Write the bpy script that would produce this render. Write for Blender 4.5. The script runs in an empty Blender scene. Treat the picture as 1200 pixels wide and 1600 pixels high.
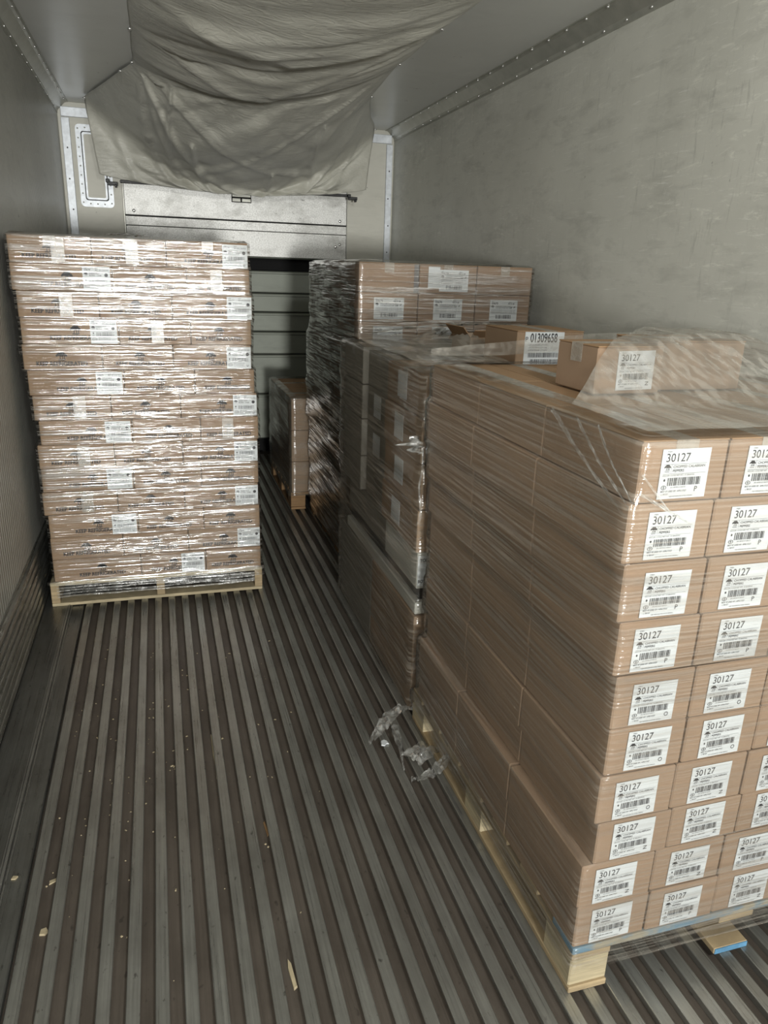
import bpy, bmesh, math, random
from mathutils import Vector, Matrix, noise
random.seed(7)
C = bpy.context.scene.collection
sc = bpy.context.scene

# ------------------------------------------------------------------ camera
M = [[0.9584025934512657, -0.28349272149023824, 0.033111111850046254],
     [-0.05839327885887347, -0.3083078476409374, -0.9494927572483755],
     [0.2793827014150982, 0.9080628546224488, -0.3120371103008925]]   # rows: image right, image down, forward
cd = bpy.data.cameras.new('camera'); cam = bpy.data.objects.new('camera', cd); C.objects.link(cam)
cam.matrix_world = Matrix(((M[0][0], -M[1][0], -M[2][0], 0), (M[0][1], -M[1][1], -M[2][1], 0),
                           (M[0][2], -M[1][2], -M[2][2], 1.5803), (0, 0, 0, 1)))
cd.sensor_fit = 'VERTICAL'; cd.sensor_height = 36.0; cd.lens = 1147.34 * 36.0 / 1600.0
cd.clip_start = 0.02; cd.clip_end = 60
sc.camera = cam

# ------------------------------------------------------------------ world, lights, exposure
w = bpy.data.worlds.new('world'); sc.world = w; w.use_nodes = True
w.node_tree.nodes['Background'].inputs[0].default_value = (0.96, 1.0, 0.97, 1)
w.node_tree.nodes['Background'].inputs[1].default_value = 0.22

def lamp(name, kind, loc, energy, size, color=(1, 1, 1), target=None, sy=None):
    l = bpy.data.lights.new(name, kind); l.energy = energy; l.color = color
    if kind == 'AREA':
        l.shape = 'RECTANGLE'; l.size = size; l.size_y = sy or size
    else:
        l.shadow_soft_size = size
    o = bpy.data.objects.new(name, l); C.objects.link(o); o.location = loc
    if target:
        o.rotation_euler = (Vector(target) - Vector(loc)).to_track_quat('-Z', 'Y').to_euler()
    return o
# the phone's flash, a hand's breadth below the lens
lamp('phone_flash', 'POINT', (-0.02, -0.02, 1.525), 23, 0.022, (1.0, 0.985, 0.95))
# assumed fill lamp under the ceiling behind the camera, added to brighten the walls
lamp('ceiling_fill_lamp', 'AREA', (0.6, -0.75, 2.60), 42, 0.30, (1.0, 1.0, 0.98), (0.9, 0.9, 1.3))
# assumed lamp outside the open rear end, added to even out the flash falloff
lamp('rear_fill_lamp', 'AREA', (-0.05, -6.5, 1.0), 400, 0.6, (1.0, 1.0, 0.97), (0.6, 4, 1.55), 0.6)

vs = sc.view_settings
sc.display_settings.display_device = 'sRGB'
vs.view_transform = 'Standard'; vs.look = 'None'; vs.gamma = 1.0; vs.use_curve_mapping = False; vs.exposure = 0.35
sc.cycles.max_bounces = 10; sc.cycles.transparent_max_bounces = 24; sc.cycles.glossy_bounces = 4
sc.cycles.sample_clamp_indirect = 4.0
sc.cycles.caustics_reflective = False

# ------------------------------------------------------------------ materials
class NT:
    def __init__(s, name):
        m = bpy.data.materials.new(name); m.use_nodes = True; s.m = m; s.t = m.node_tree
        s.n = s.t.nodes; s.p = s.n['Principled BSDF']; s.out = s.n['Material Output']
    def node(s, typ, **kw):
        x = s.n.new(typ)
        for k, v in kw.items():
            setattr(x, k, v)
        return x
    def link(s, a, b): s.t.links.new(a, b)
    def coord(s, scale=(1, 1, 1), kind='Object', rot=(0, 0, 0)):
        tc = s.node('ShaderNodeTexCoord'); mp = s.node('ShaderNodeMapping')
        mp.inputs['Scale'].default_value = scale; mp.inputs['Rotation'].default_value = rot
        s.link(tc.outputs[kind], mp.inputs[0]); return mp.outputs[0]
    def world(s, scale=(1, 1, 1), rot=(0, 0, 0)):
        g = s.node('ShaderNodeNewGeometry'); mp = s.node('ShaderNodeMapping')
        mp.inputs['Scale'].default_value = scale; mp.inputs['Rotation'].default_value = rot
        s.link(g.outputs['Position'], mp.inputs[0]); return mp.outputs[0]
    def noise(s, vec, scale=1, detail=4, rough=.55, dist=0):
        x = s.node('ShaderNodeTexNoise'); x.inputs['Scale'].default_value = scale
        x.inputs['Detail'].default_value = detail; x.inputs['Roughness'].default_value = rough
        x.inputs['Distortion'].default_value = dist
        s.link(vec, x.inputs['Vector']); return x.outputs['Fac']
    def ramp(s, fac, stops):
        r = s.node('ShaderNodeValToRGB'); e = r.color_ramp.elements
        while len(e) < len(stops): e.new(0.5)
        for el, (p, c) in zip(e, stops):
            el.position = p; el.color = (c, c, c, 1) if not isinstance(c, tuple) else (*c, 1)
        s.link(fac, r.inputs[0]); return r.outputs[0]
    def mix(s, fac, a, b, mode='MIX'):
        x = s.node('ShaderNodeMix', data_type='RGBA', blend_type=mode)
        for sock, v in ((x.inputs[0], fac), (x.inputs[6], a), (x.inputs[7], b)):
            if isinstance(v, (int, float)): sock.default_value = v
            elif isinstance(v, tuple): sock.default_value = (*v, 1)
            else: s.link(v, sock)
        return x.outputs[2]
    def math(s, op, a, b=0.0, clamp=False):
        x = s.node('ShaderNodeMath', operation=op, use_clamp=clamp)
        for sock, v in ((x.inputs[0], a), (x.inputs[1], b)):
            if isinstance(v, (int, float)): sock.default_value = v
            else: s.link(v, sock)
        return x.outputs[0]
    def bump(s, h, strength=.3, dist=.002, into=None):
        b = s.node('ShaderNodeBump'); b.inputs['Strength'].default_value = strength
        b.inputs['Distance'].default_value = dist; s.link(h, b.inputs['Height'])
        s.link(b.outputs[0], into or s.p.inputs['Normal']); return b.outputs[0]
    def col(s, v):
        if isinstance(v, tuple): s.p.inputs['Base Color'].default_value = (*v, 1)
        else: s.link(v, s.p.inputs['Base Color'])
    def rough(s, v):
        if isinstance(v, (int, float)): s.p.inputs['Roughness'].default_value = v
        else: s.link(v, s.p.inputs['Roughness'])
    def metal(s, v): s.p.inputs['Metallic'].default_value = v

def simple(name, c, rough=.6, metal=0.0, nscale=60, var=.12, bump=.1):
    m = NT(name); v = m.coord()
    n = m.noise(v, nscale, 3)
    m.col(m.mix(m.ramp(n, [(.3, 0.0), (.7, 1.0)]), tuple(x * (1 - var) for x in c), tuple(min(1, x * (1 + var)) for x in c)))
    m.rough(rough); m.metal(metal)
    if bump: m.bump(n, bump, .001)
    return m.m

def cardboard(name, c, var=.07):
    m = NT(name)
    v = m.world((1, 1, 1)); fl = m.noise(m.world((4, 4, 90)), 6, 2)
    big = m.noise(v, 5, 2); f = m.noise(v, 140, 2)
    oi = m.node('ShaderNodeObjectInfo')
    a = m.mix(big, tuple(x * (1 - var) for x in c), tuple(x * (1 + var) for x in c))
    b = m.mix(m.math('MULTIPLY', oi.outputs['Random'], .55), a, tuple(x * y for x, y in zip(c, (.82, .80, .78))))
    m.col(m.mix(m.math('MULTIPLY', f, .25), b, tuple(x * .7 for x in c)))
    m.rough(.72); m.p.inputs['Specular IOR Level'].default_value = .25
    m.bump(fl, .12, .001)
    return m.m

def wood(name, c, paint=None):
    m = NT(name); v = m.world((3, 3, 40)); g = m.noise(v, 3, 5, .6, .6); k = m.noise(m.world(), 9, 3)
    a = m.mix(m.ramp(g, [(.3, 0.0), (.7, 1.0)]), tuple(x * .55 for x in c), c)
    a = m.mix(m.ramp(k, [(.35, 0.0), (.75, .6)]), a, tuple(x * .5 for x in c))
    if paint:
        a = m.mix(m.ramp(m.noise(m.world((6, 6, 14)), 2.2, 4), [(.42, .9), (.58, .15)]), a, paint)
    m.col(a); m.rough(.8); m.bump(g, .3, .002)
    return m.m

def film(name, haze=(.06, .34), gloss=1.0, stretch=(3.5, 3.5, 130), bumpd=.0035, sparkle=.35, tint=(.84, .83, .8), rough=.17, clear=.0, base=.7):
    m = NT(name); m.n.remove(m.p)
    geo = m.world(stretch)
    # cords in the film: long streaks along the winding
    n1 = m.noise(geo, 1.0, 2, .5, .2)
    n2 = m.noise(m.world((stretch[0] * 2.4, stretch[1] * 2.4, stretch[2] * 2.6)), 1.0, 2, .5)
    n3 = m.noise(m.world((26, 26, 30)), 1.0, 3, .6)
    big = m.noise(m.world((1.6, 1.6, 3.4)), 1.0, 3, .6)
    h = m.math('ADD', m.math('ADD', n1, m.math('MULTIPLY', n2, .35)), m.math('MULTIPLY', n3, sparkle))
    b = m.node('ShaderNodeBump'); b.inputs['Strength'].default_value = 1.0; b.inputs['Distance'].default_value = bumpd
    m.link(h, b.inputs['Height'])
    tr = m.node('ShaderNodeBsdfTransparent'); tr.inputs[0].default_value = (.97, .97, .96, 1)
    gl = m.node('ShaderNodeBsdfGlossy'); gl.inputs['Roughness'].default_value = rough; gl.distribution = 'BECKMANN'
    gl.inputs[0].default_value = (1, 1, 1, 1); m.link(b.outputs[0], gl.inputs['Normal'])
    df = m.node('ShaderNodeBsdfDiffuse'); df.inputs[0].default_value = (*tint, 1)
    m.link(b.outputs[0], df.inputs['Normal'])
    # several wound layers lie on one another in streaks: there the film is both cloudier and shinier
    st = m.ramp(m.math('ADD', m.math('MULTIPLY', n1, .75), m.math('MULTIPLY', n2, .25)), [(.46 + clear, 0.0), (.60 + clear, 1.0)])
    fr = m.node('ShaderNodeFresnel'); fr.inputs['IOR'].default_value = 1.45
    frs = m.math('MULTIPLY', m.math('MINIMUM', m.math('ADD', fr.outputs[0], .02), .42), m.math('ADD', base, m.math('MULTIPLY', m.math('MULTIPLY', st, gloss), m.ramp(big, [(.36, .25), (.62, 1.0)]))), True)
    s1 = m.node('ShaderNodeMixShader'); m.link(frs, s1.inputs[0]); m.link(tr.outputs[0], s1.inputs[1]); m.link(gl.outputs[0], s1.inputs[2])
    hz = m.math('MULTIPLY', st, m.ramp(big, [(.3, .25), (.7, 1.0)]))
    hz = m.math('ADD', m.math('MULTIPLY', hz, haze[1] - haze[0]), haze[0], True)
    s2 = m.node('ShaderNodeMixShader'); m.link(hz, s2.inputs[0]); m.link(s1.outputs[0], s2.inputs[1]); m.link(df.outputs[0], s2.inputs[2])
    m.link(s2.outputs[0], m.out.inputs['Surface'])
    return m.m

def wall_mat(name, c1, c2, scratch=.5, ripple=0, rough=.42, metal=.25, smudge=.5):
    m = NT(name); v = m.world()
    big = m.noise(v, 1.3, 4, .6); mid = m.noise(m.world((1, 1.2, 4)), 3.2, 5, .7, .3)
    a = m.mix(m.ramp(big, [(.3, 0.0), (.7, 1.0)]), c1, c2)
    a = m.mix(m.math('MULTIPLY', m.ramp(mid, [(.5, 0.0), (.72, 1.0)]), smudge), a, tuple(x * .62 for x in c1))
    s = m.noise(m.world((1, 2.2, 34)), 3, 4, .75, .35); s2 = m.noise(m.world((1, 26, 3)), 2.4, 3, .7, .5)
    a = m.mix(m.math('MULTIPLY', m.ramp(s, [(.60, 0.0), (.72, 1.0)]), scratch), a, tuple(min(1, x * 1.45) for x in c2))
    a = m.mix(m.math('MULTIPLY', m.ramp(s2, [(.64, 0.0), (.74, 1.0)]), scratch * .7), a, tuple(x * .6 for x in c1))
    pt = m.noise(m.world((1, 1, 1.6)), 1.1, 3, .6)
    s3 = m.noise(m.world((1, 5, 22)), 1.6, 5, .8, .6); s4 = m.noise(m.world((1, 30, 4)), 1.1, 5, .8, .3)
    zone = m.ramp(pt, [(.45, 0.0), (.62, 1.0)])
    a = m.mix(m.math('MULTIPLY', m.math('MULTIPLY', m.ramp(s3, [(.55, 0.0), (.66, 1.0)]), zone), scratch), a, tuple(min(1, x * 1.35) for x in c2))
    a = m.mix(m.math('MULTIPLY', m.math('MULTIPLY', m.ramp(s4, [(.57, 0.0), (.66, 1.0)]), zone), scratch), a, tuple(x * .55 for x in c1))
    sp = m.noise(v, 17, 3, .6)
    a = m.mix(m.math('MULTIPLY', m.ramp(sp, [(.72, 0.0), (.76, 1.0)]), .55), a, (.05, .05, .045))
    m.col(a); m.rough(rough); m.metal(metal)
    if ripple:
        wv = m.node('ShaderNodeTexWave', wave_type='BANDS', bands_direction='Y'); wv.inputs['Scale'].default_value = ripple
        wv.inputs['Distortion'].default_value = .6; wv.inputs['Detail'].default_value = 1
        m.link(m.world((1, 1, .12)), wv.inputs['Vector']); m.bump(m.math('ADD', wv.outputs['Fac'], m.math('MULTIPLY', s, .3)), .5, .004)
    else:
        m.bump(m.math('ADD', big, m.math('MULTIPLY', s, .12)), .35, .01)
    return m.m

def galv_mat(name):
    m = NT(name); v = m.world(); f = m.noise(m.world((1, 1, 1.3)), 95, 3, .7); b = m.noise(m.world((1.2, 1, 2)), 4, 5, .65); e = m.noise(m.world((1, 1, 3)), 14, 4, .7)
    a = m.mix(m.ramp(f, [(.35, 0.0), (.6, 1.0)]), (.62, .615, .58), (.93, .93, .90))
    a = m.mix(m.math('MULTIPLY', m.ramp(b, [(.48, 0.0), (.66, 1.0)]), .55), a, (.34, .335, .30))
    a = m.mix(m.math('MULTIPLY', m.ramp(e, [(.64, 0.0), (.72, 1.0)]), .8), a, (.14, .135, .12))
    m.col(a); m.metal(.25); m.rough(.45); m.bump(f, .3, .002)
    return m.m

def ridge_mat(name, c, metal=.75, rough=.42, dirt=(.10, .085, .065), amt=.5):
    m = NT(name); st = m.noise(m.world((160, 2.5, 20)), 1, 4, .6); bl = m.noise(m.world((3, 1.5, 3)), 2.2, 5, .65)
    sp = m.noise(m.world((1, .5, 1)), 60, 3)
    a = m.mix(m.ramp(st, [(.3, 0.0), (.7, 1.0)]), tuple(x * .72 for x in c), c)
    a = m.mix(m.math('MULTIPLY', m.ramp(bl, [(.38, 0.0), (.68, 1.0)]), amt), a, dirt)
    a = m.mix(m.math('MULTIPLY', m.ramp(sp, [(.66, 0.0), (.74, 1.0)]), .6), a, (.03, .027, .022))
    m.col(a); m.metal(metal); m.rough(m.ramp(st, [(.2, rough - .1), (.8, rough + .15)])); m.bump(st, .35, .0012)
    return m.m

MAT = dict(
    board=cardboard('brown_cardboard', (.325, .225, .146)),
    board_near=cardboard('tan_cardboard', (.355, .248, .168)),
    board_far=cardboard('pinkish_cardboard', (.32, .222, .152)),
    board_edge=cardboard('cardboard_flap', (.36, .23, .13)),
    shadeboard=cardboard('shaded_cardboard', (.24, .225, .19)),  # greyed board: flash shadow and film over the far cartons put into the colour
    whiteboard=cardboard('white_cardboard', (.55, .55, .50)),
    label=simple('label_paper', (.66, .69, .70), .5, 0, 40, .03, 0),
    ink=simple('black_ink', (.035, .035, .04), .6, 0, 40, .1, 0),
    greyink=simple('worn_grey_ink', (.16, .15, .145), .6, 0, 200, .3, 0),
    brownink=simple('printed_dark_brown_ink', (.022, .018, .017), .6, 0, 300, .2, 0),
    tape=film('packing_tape', (.16, .3), .5, (60, 60, 60), .0003, .2, (.72, .68, .60), rough=.35),
    wood=wood('pallet_wood', (.50, .38, .22)),
    palewood=wood('pale_pallet_wood', (.62, .52, .33)),
    bluewood=wood('blue_painted_pallet_wood', (.50, .42, .28), (.12, .25, .36)),
    blue=simple('blue_paint', (.10, .25, .40), .6, 0, 30, .3, .2),
    darkwood=wood('dark_pallet_wood', (.34, .2, .09)),
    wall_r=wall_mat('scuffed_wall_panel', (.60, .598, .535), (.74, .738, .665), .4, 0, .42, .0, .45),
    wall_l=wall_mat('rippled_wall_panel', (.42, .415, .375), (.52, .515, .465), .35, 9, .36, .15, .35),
    ceil=wall_mat('ceiling_panel', (.70, .71, .68), (.78, .79, .76), .05, 0, .30, .1, .15),
    back=wall_mat('bulkhead_side_panel', (.60, .585, .51), (.70, .69, .61), .15, 0, .5, .1, .2),
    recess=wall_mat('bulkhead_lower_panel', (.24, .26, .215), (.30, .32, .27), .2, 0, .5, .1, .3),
    galv=galv_mat('galvanised_sheet'),
    alu=simple('bright_aluminium_trim', (.80, .84, .88), .38, .2, 30, .12, .15),
    trim=simple('dull_cove_trim', (.42, .42, .37), .35, .35, 14, .1, .1),
    rivet=simple('rivet_metal', (.85, .85, .83), .25, .8, 30, .05, 0),
    ridge=ridge_mat('worn_floor_ridge', (.42, .42, .385), .7, .30, (.10, .095, .08), .4),
    groove=ridge_mat('dirty_floor_groove', (.15, .126, .102), .25, .45, (.055, .045, .036), .6),
    plate=ridge_mat('floor_edge_plate', (.27, .275, .255), .75, .30, (.09, .08, .065), .45),
    scuff=ridge_mat('scuff_rail_metal', (.34, .35, .32), .8, .28, (.08, .075, .06), .5),
    black=simple('black_plastic', (.012, .012, .012), .5),
    dark=simple('void_shade_black', (.008, .008, .008), .9),  # near-black colour stands for the shade in slot, gap and latch
    film_left=film('glossy_stretch_film', (.0, .14), 7.5, (1.0, 1.0, 150), .0024, .02, (.8, .74, .66), rough=.115, clear=.022, base=.4),
    film_near=film('near_stretch_film', (.02, .27), 2.2, (3.0, 3.0, 190), .0013, 1.5, (.56, .50, .42)),
    film_mid=film('dull_stretch_film', (.03, .34), 1.5, (4, 4, 100), .0020, .5, (.46, .41, .34)),
    film_b=film('shiny_far_stretch_film', (.03, .22), 6.0, (3.5, 3.5, 95), .0042, .5, (.50, .46, .40), rough=.14),
    film_dark=film('far_stretch_film', (.08, .3), 1.0, (4, 4, 90), .0022, .5, (.30, .29, .25)),
    film_sheet=film('draped_stretch_film', (.20, .46), 1.0, (40, 5, 40), .002, .5, (.52, .49, .43)),
    film_scrap=film('loose_stretch_film', (.12, .42), 2.4, (25, 25, 25), .003, .5, (.7, .7, .66)),
)
def tarp_mat():
    m = NT('grey_tarpaulin'); v = m.world()
    n = m.noise(v, 2.2, 5, .6, .4); f = m.noise(m.world((3, 9, 9)), 3, 4, .6, 1.5)
    a = m.mix(m.ramp(n, [(.3, 0.0), (.7, 1.0)]), (.46, .45, .385), (.66, .65, .57))
    d = m.noise(v, 5, 3); a = m.mix(m.math('MULTIPLY', m.ramp(d, [(.66, 0.0), (.76, 1.0)]), .5), a, (.16, .15, .12))
    m.col(a); m.rough(.42); m.p.inputs['Sheen Weight'].default_value = .1; m.bump(f, .5, .012)
    return m.m
MAT['tarp'] = tarp_mat()

# ------------------------------------------------------------------ mesh helpers
def tagged(o, label=None, cat=None, group=None, kind=None):
    if label: o['label'] = label
    if cat: o['category'] = cat
    if group: o['group'] = group
    if kind: o['kind'] = kind
    return o
def mesh_obj(name, me, parent=None, loc=(0, 0, 0), rot=(0, 0, 0)):
    o = bpy.data.objects.new(name, me); C.objects.link(o); o.location = loc; o.rotation_euler = rot
    if parent: o.parent = parent
    return o
def from_bm(name, bm, mat, smooth=False):
    me = bpy.data.meshes.new(name); bmesh.ops.recalc_face_normals(bm, faces=bm.faces)
    bm.to_mesh(me); bm.free()
    for m in (mat if isinstance(mat, (list, tuple)) else [mat]): me.materials.append(m)
    if smooth:
        for p in me.polygons: p.use_smooth = True
    return me
def empty(name, loc=(0, 0, 0), rz=0.0):
    o = bpy.data.objects.new(name, None); C.objects.link(o); o.location = loc; o.rotation_euler = (0, 0, rz)
    o.empty_display_size = .05
    return o
def bm_box(bm, x0, x1, y0, y1, z0, z1, bev=0.0, mi=0):
    r = bmesh.ops.create_cube(bm, size=1.0)
    vs_ = r['verts']
    for v in vs_:
        v.co = Vector((x0 + (v.co.x + .5) * (x1 - x0), y0 + (v.co.y + .5) * (y1 - y0), z0 + (v.co.z + .5) * (z1 - z0)))
    fs = {f for v in vs_ for f in v.link_faces}
    for f in fs: f.material_index = mi
    if bev:
        es = {e for v in vs_ for e in v.link_edges}
        bmesh.ops.bevel(bm, geom=list(es), offset=bev, segments=1, affect='EDGES', profile=.5)
def box_me(name, x0, x1, y0, y1, z0, z1, mat, bev=.002):
    bm = bmesh.new(); bm_box(bm, x0, x1, y0, y1, z0, z1, bev); return from_bm(name, bm, mat)
def box_part(name, parent, x0, x1, y0, y1, z0, z1, mat, bev=.002):
    """box given in the parent's frame, origin at its own bottom centre"""
    cx, cy = (x0 + x1) / 2, (y0 + y1) / 2
    me = box_me(name, x0 - cx, x1 - cx, y0 - cy, y1 - cy, 0, z1 - z0, mat, bev)
    return mesh_obj(name, me, parent, (cx, cy, z0))
def fbm(x, y, z, s=1.0, o=3):
    return noise.fractal(Vector((x * s, y * s, z * s)), .6, 2.0, o)

# ------------------------------------------------------------------ setting
XL, XR, HT, YB, YR = -.6135, 1.9402, 2.6645, 6.38, -2.6
def struct(name, me, loc=(0, 0, 0), parent=None):
    o = mesh_obj(name, me, parent, loc)
    if not parent: o['kind'] = 'structure'
    return o
GZ = -.028
floor = struct('floor', box_me('floor', XL - .1, XR + .1, YR, YB + .3, GZ - .05, GZ, MAT['groove'], 0))
# T-bar ridges with rounded shoulders running the length of the floor
def ridge_me():
    bm = bmesh.new(); prof = [(-.0135, 0.0), (.0135, 0.0)]
    pr = [(-.009, GZ), (-.009, -.010), (-.0155, -.006), (-.0155, -.0015), (-.0135, 0), (.0135, 0), (.0155, -.0015), (.0155, -.006), (.009, -.010), (.009, GZ)]
    ys = [YR, YB]
    rows = [[bm.verts.new((x, y, z)) for x, z in pr] for y in ys]
    for i in range(len(pr) - 1):
        bm.faces.new((rows[0][i], rows[0][i + 1], rows[1][i + 1], rows[1][i]))
    bm.faces.new(rows[0]); bm.faces.new(rows[1][::-1])
    return from_bm('floor_ridge', bm, MAT['ridge'])
rm = ridge_me(); k = 0
while True:
    x = -.3985 + .0637 * k
    if x > XR - .05: break
    mesh_obj('floor_ridge', rm, floor, (x, 0, 0)); k += 1
mesh_obj('floor_plate', box_me('floor_plate', -.487, -.424, YR, YB, GZ, -.004, MAT['plate'], .003), floor)
t1 = struct('trim_1', box_me('trim_1', -.602, -.4895, YR, YB, GZ, .0, MAT['plate'], .003))
bm = bmesh.new()
for xx, r in ((-.4885, .004), (-.497, .0025), (-.478, .0022)):
    bm_box(bm, xx - r, xx + r, YR, YB, -.004, r * 1.3, .001)
mesh_obj('weld_seam', from_bm('weld_seam', bm, MAT['ridge']), t1)
# scuff rail: ribs along the foot of the left wall
t2 = struct('trim_2', box_me('trim_2', XL - .002, XL + .004, YR, YB, -.01, .318, MAT['scuff'], 0))
for i in range(7):
    z = .012 + i * .043
    wdt = .020
    bm = bmesh.new()
    pr = [(0, 0), (.012, .004), (.016, .012), (.016, .022), (.012, .030), (0, .034)]
    rows = [[bm.verts.new((x, y, zz)) for x, zz in pr] for y in (YR, YB)]
    for j in range(len(pr) - 1): bm.faces.new((rows[0][j], rows[0][j + 1], rows[1][j + 1], rows[1][j]))
    bm.faces.new(rows[0]); bm.faces.new(rows[1][::-1])
    mesh_obj('scuff_rib', from_bm('scuff_rib', bm, MAT['scuff']), t2, (XL + .004, 0, z))
t3 = struct('trim_3', box_me('trim_3', XR - .014, XR + .002, YR, YB, -.01, .318, MAT['scuff'], .003))

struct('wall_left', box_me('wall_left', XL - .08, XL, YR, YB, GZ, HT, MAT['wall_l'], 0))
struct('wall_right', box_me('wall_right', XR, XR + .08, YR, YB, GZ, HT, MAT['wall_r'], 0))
struct('ceiling', box_me('ceiling', XL - .08, XR + .08, YR, YB + .3, HT, HT + .08, MAT['ceil'], 0))

# cove trims with two rows of rivets
def rivet_me(r=.0075):
    bm = bmesh.new(); bmesh.ops.create_uvsphere(bm, u_segments=8, v_segments=6, radius=r)
    for v in bm.verts: v.co.z *= .5
    return from_bm('rivet', bm, MAT['rivet'], True)
RV = rivet_me()
def cove(name, side):
    s = 1 if side == 'r' else -1; xw = XR if side == 'r' else XL; K = .066
    bm = bmesh.new(); pr = [(0, -K - .012), (-.004 * s, -K - .012), (-.004 * s, -K), (-.010 * s, -K + .012), (-K * s + .012 * s, -.010), (-K * s, -.004), (-(K + .012) * s, -.004), (-(K + .012) * s, 0)]
    rows = [[bm.verts.new((x, y, z)) for x, z in pr] for y in (YR, YB)]
    for j in range(len(pr) - 1): bm.faces.new((rows[0][j], rows[0][j + 1], rows[1][j + 1], rows[1][j]))
    o = struct(name, from_bm(name, bm, MAT['trim']), (xw, 0, HT))
    y = .9; rot = math.radians(45) * s
    while y < YB - .1:
        mesh_obj('rivet', RV, o, (-.006 * s, y, -K + .004), (0, -math.radians(80) * s, 0))
        mesh_obj('rivet', RV, o, (-(K - .002) * s, y + .06, -.0075), (0, 0, 0))
        y += .17
    return o
cove('trim_4', 'l'); cove('trim_5', 'r')

# back wall: bulkhead
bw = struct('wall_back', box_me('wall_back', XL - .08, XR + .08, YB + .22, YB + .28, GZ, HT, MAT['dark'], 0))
box_part('side_panel', bw, XL, -.205, YB, YB + .03, GZ, HT, MAT['back'], .002)
box_part('side_panel', bw, 1.553, XR, YB, YB + .03, GZ, HT, MAT['back'], .002)
box_part('header_sheet', bw, -.195, 1.545, YB - .012, YB + .03, 1.925, HT, MAT['galv'], .003)
box_part('header_strip', bw, -.195, 1.545, YB - .010, YB + .03, 1.852, 1.916, MAT['galv'], .002)
box_part('header_sheet', bw, -.195, 1.545, YB - .012, YB + .03, 1.655, 1.848, MAT['galv'], .003)
box_part('door_jamb', bw, -.204, -.196, YB - .016, YB + .02, .3, 2.3, MAT['trim'], .001)
box_part('door_jamb', bw, 1.546, 1.553, YB - .016, YB + .02, .3, 2.3, MAT['trim'], .001)
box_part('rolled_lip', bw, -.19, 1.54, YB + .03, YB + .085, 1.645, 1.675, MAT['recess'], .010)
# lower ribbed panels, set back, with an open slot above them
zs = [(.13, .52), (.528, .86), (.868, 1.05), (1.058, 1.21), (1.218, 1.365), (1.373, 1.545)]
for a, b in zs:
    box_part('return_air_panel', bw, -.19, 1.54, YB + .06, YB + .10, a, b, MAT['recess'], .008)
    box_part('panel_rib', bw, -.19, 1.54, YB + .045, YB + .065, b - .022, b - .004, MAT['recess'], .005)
RV2 = rivet_me(.013)
for x, z in ((-.13, 1.775), (1.49, 1.775), (1.455, 1.755), (1.49, 1.955), (-.13, 1.955)):
    mesh_obj('bolt', RV2, bw, (x, YB - .014, z), (math.radians(90), 0, 0))
lt = box_part('latch_shade_plate', bw, .61, .765, YB - .014, YB - .0125, 2.055, 2.125, MAT['dark'], 0)  # flat plate, coloured near black as the shade of a recess
box_part('latch_pull', bw, .615, .68, YB - .022, YB - .013, 2.06, 2.085, MAT['trim'], .002)
box_part('latch_pull', bw, .69, .76, YB - .022, YB - .013, 2.06, 2.085, MAT['trim'], .002)
box_part('latch_pull', bw, .615, .76, YB - .020, YB - .013, 2.095, 2.12, MAT['trim'], .002)

def trim_strip(name, x0, x1, z0, z1):
    o = struct(name, box_me(name, x0, x1, YB - .02, YB - .001, z0, z1, MAT['alu'], .003))
    z = z0 + .05
    while z < z1 and (z1 - z0) > .3:
        mesh_obj('screw', RVs, o, ((x0 + x1) / 2 + .004 * math.sin(z * 40), YB - .021, z), (math.radians(90), 0, 0)); z += .21
    return o
bm = bmesh.new(); bmesh.ops.create_uvsphere(bm, u_segments=8, v_segments=5, radius=.006)
for v in bm.verts: v.co.z *= .5
RVs = from_bm('screw', bm, MAT['black'], True)
trim_strip('trim_6', -.592, -.535, .0, 2.56)
trim_strip('trim_7', 1.873, 1.925, .0, 2.56)
trim_strip('trim_8', -.590, -.36, 2.565, 2.63)
trim_strip('trim_9', 1.68, 1.915, 2.565, 2.63)

# riveted inspection panel on the bulkhead
ip = empty('inspection_panel', (-.385, YB - .001, 2.02))
tagged(ip, 'narrow riveted metal inspection panel with rounded corners on the back wall, left of the tarpaulin', 'panel')
def rrect(w_, h_, r, n=5):
    pts = []
    for cx, cz, a0 in ((w_ / 2 - r, h_ / 2 - r, 0), (-w_ / 2 + r, h_ / 2 - r, 90), (-w_ / 2 + r, -h_ / 2 + r, 180), (w_ / 2 - r, -h_ / 2 + r, 270)):
        for i in range(n + 1):
            a = math.radians(a0 + 90 * i / n); pts.append((cx + r * math.cos(a), cz + r * math.sin(a)))
    return pts
def rplate(name, w_, h_, r, t, mat, hole=None, y=0):
    bm = bmesh.new(); o = rrect(w_, h_, r)
    f0 = [bm.verts.new((x, -t, z)) for x, z in o]; b0 = [bm.verts.new((x, 0, z)) for x, z in o]
    n = len(o)
    for i in range(n): bm.faces.new((f0[i], f0[(i + 1) % n], b0[(i + 1) % n], b0[i]))
    if hole:
        q = rrect(*hole); g0 = [bm.verts.new((x, -t, z)) for x, z in q]; h0 = [bm.verts.new((x, 0, z)) for x, z in q]
        for i in range(n):
            j = (i + 1) % n
            bm.faces.new((f0[i], g0[i], g0[j], f0[j])); bm.faces.new((g0[i], h0[i], h0[j], g0[j]))
    else: bm.faces.new(f0)
    return from_bm(name, bm, mat)
PH = .56
ip.location.z = 2.245
mesh_obj('frame', rplate('frame', .235, PH, .03, .008, MAT['alu'], (.165, PH - .09, .018)), ip)
mesh_obj('gasket', rplate('gasket', .165, PH - .09, .018, .005, MAT['black'], (.15, PH - .105, .016)), ip)
mesh_obj('inner_rim', rplate('inner_rim', .15, PH - .105, .016, .012, MAT['alu'], (.125, PH - .13, .012)), ip)
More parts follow.
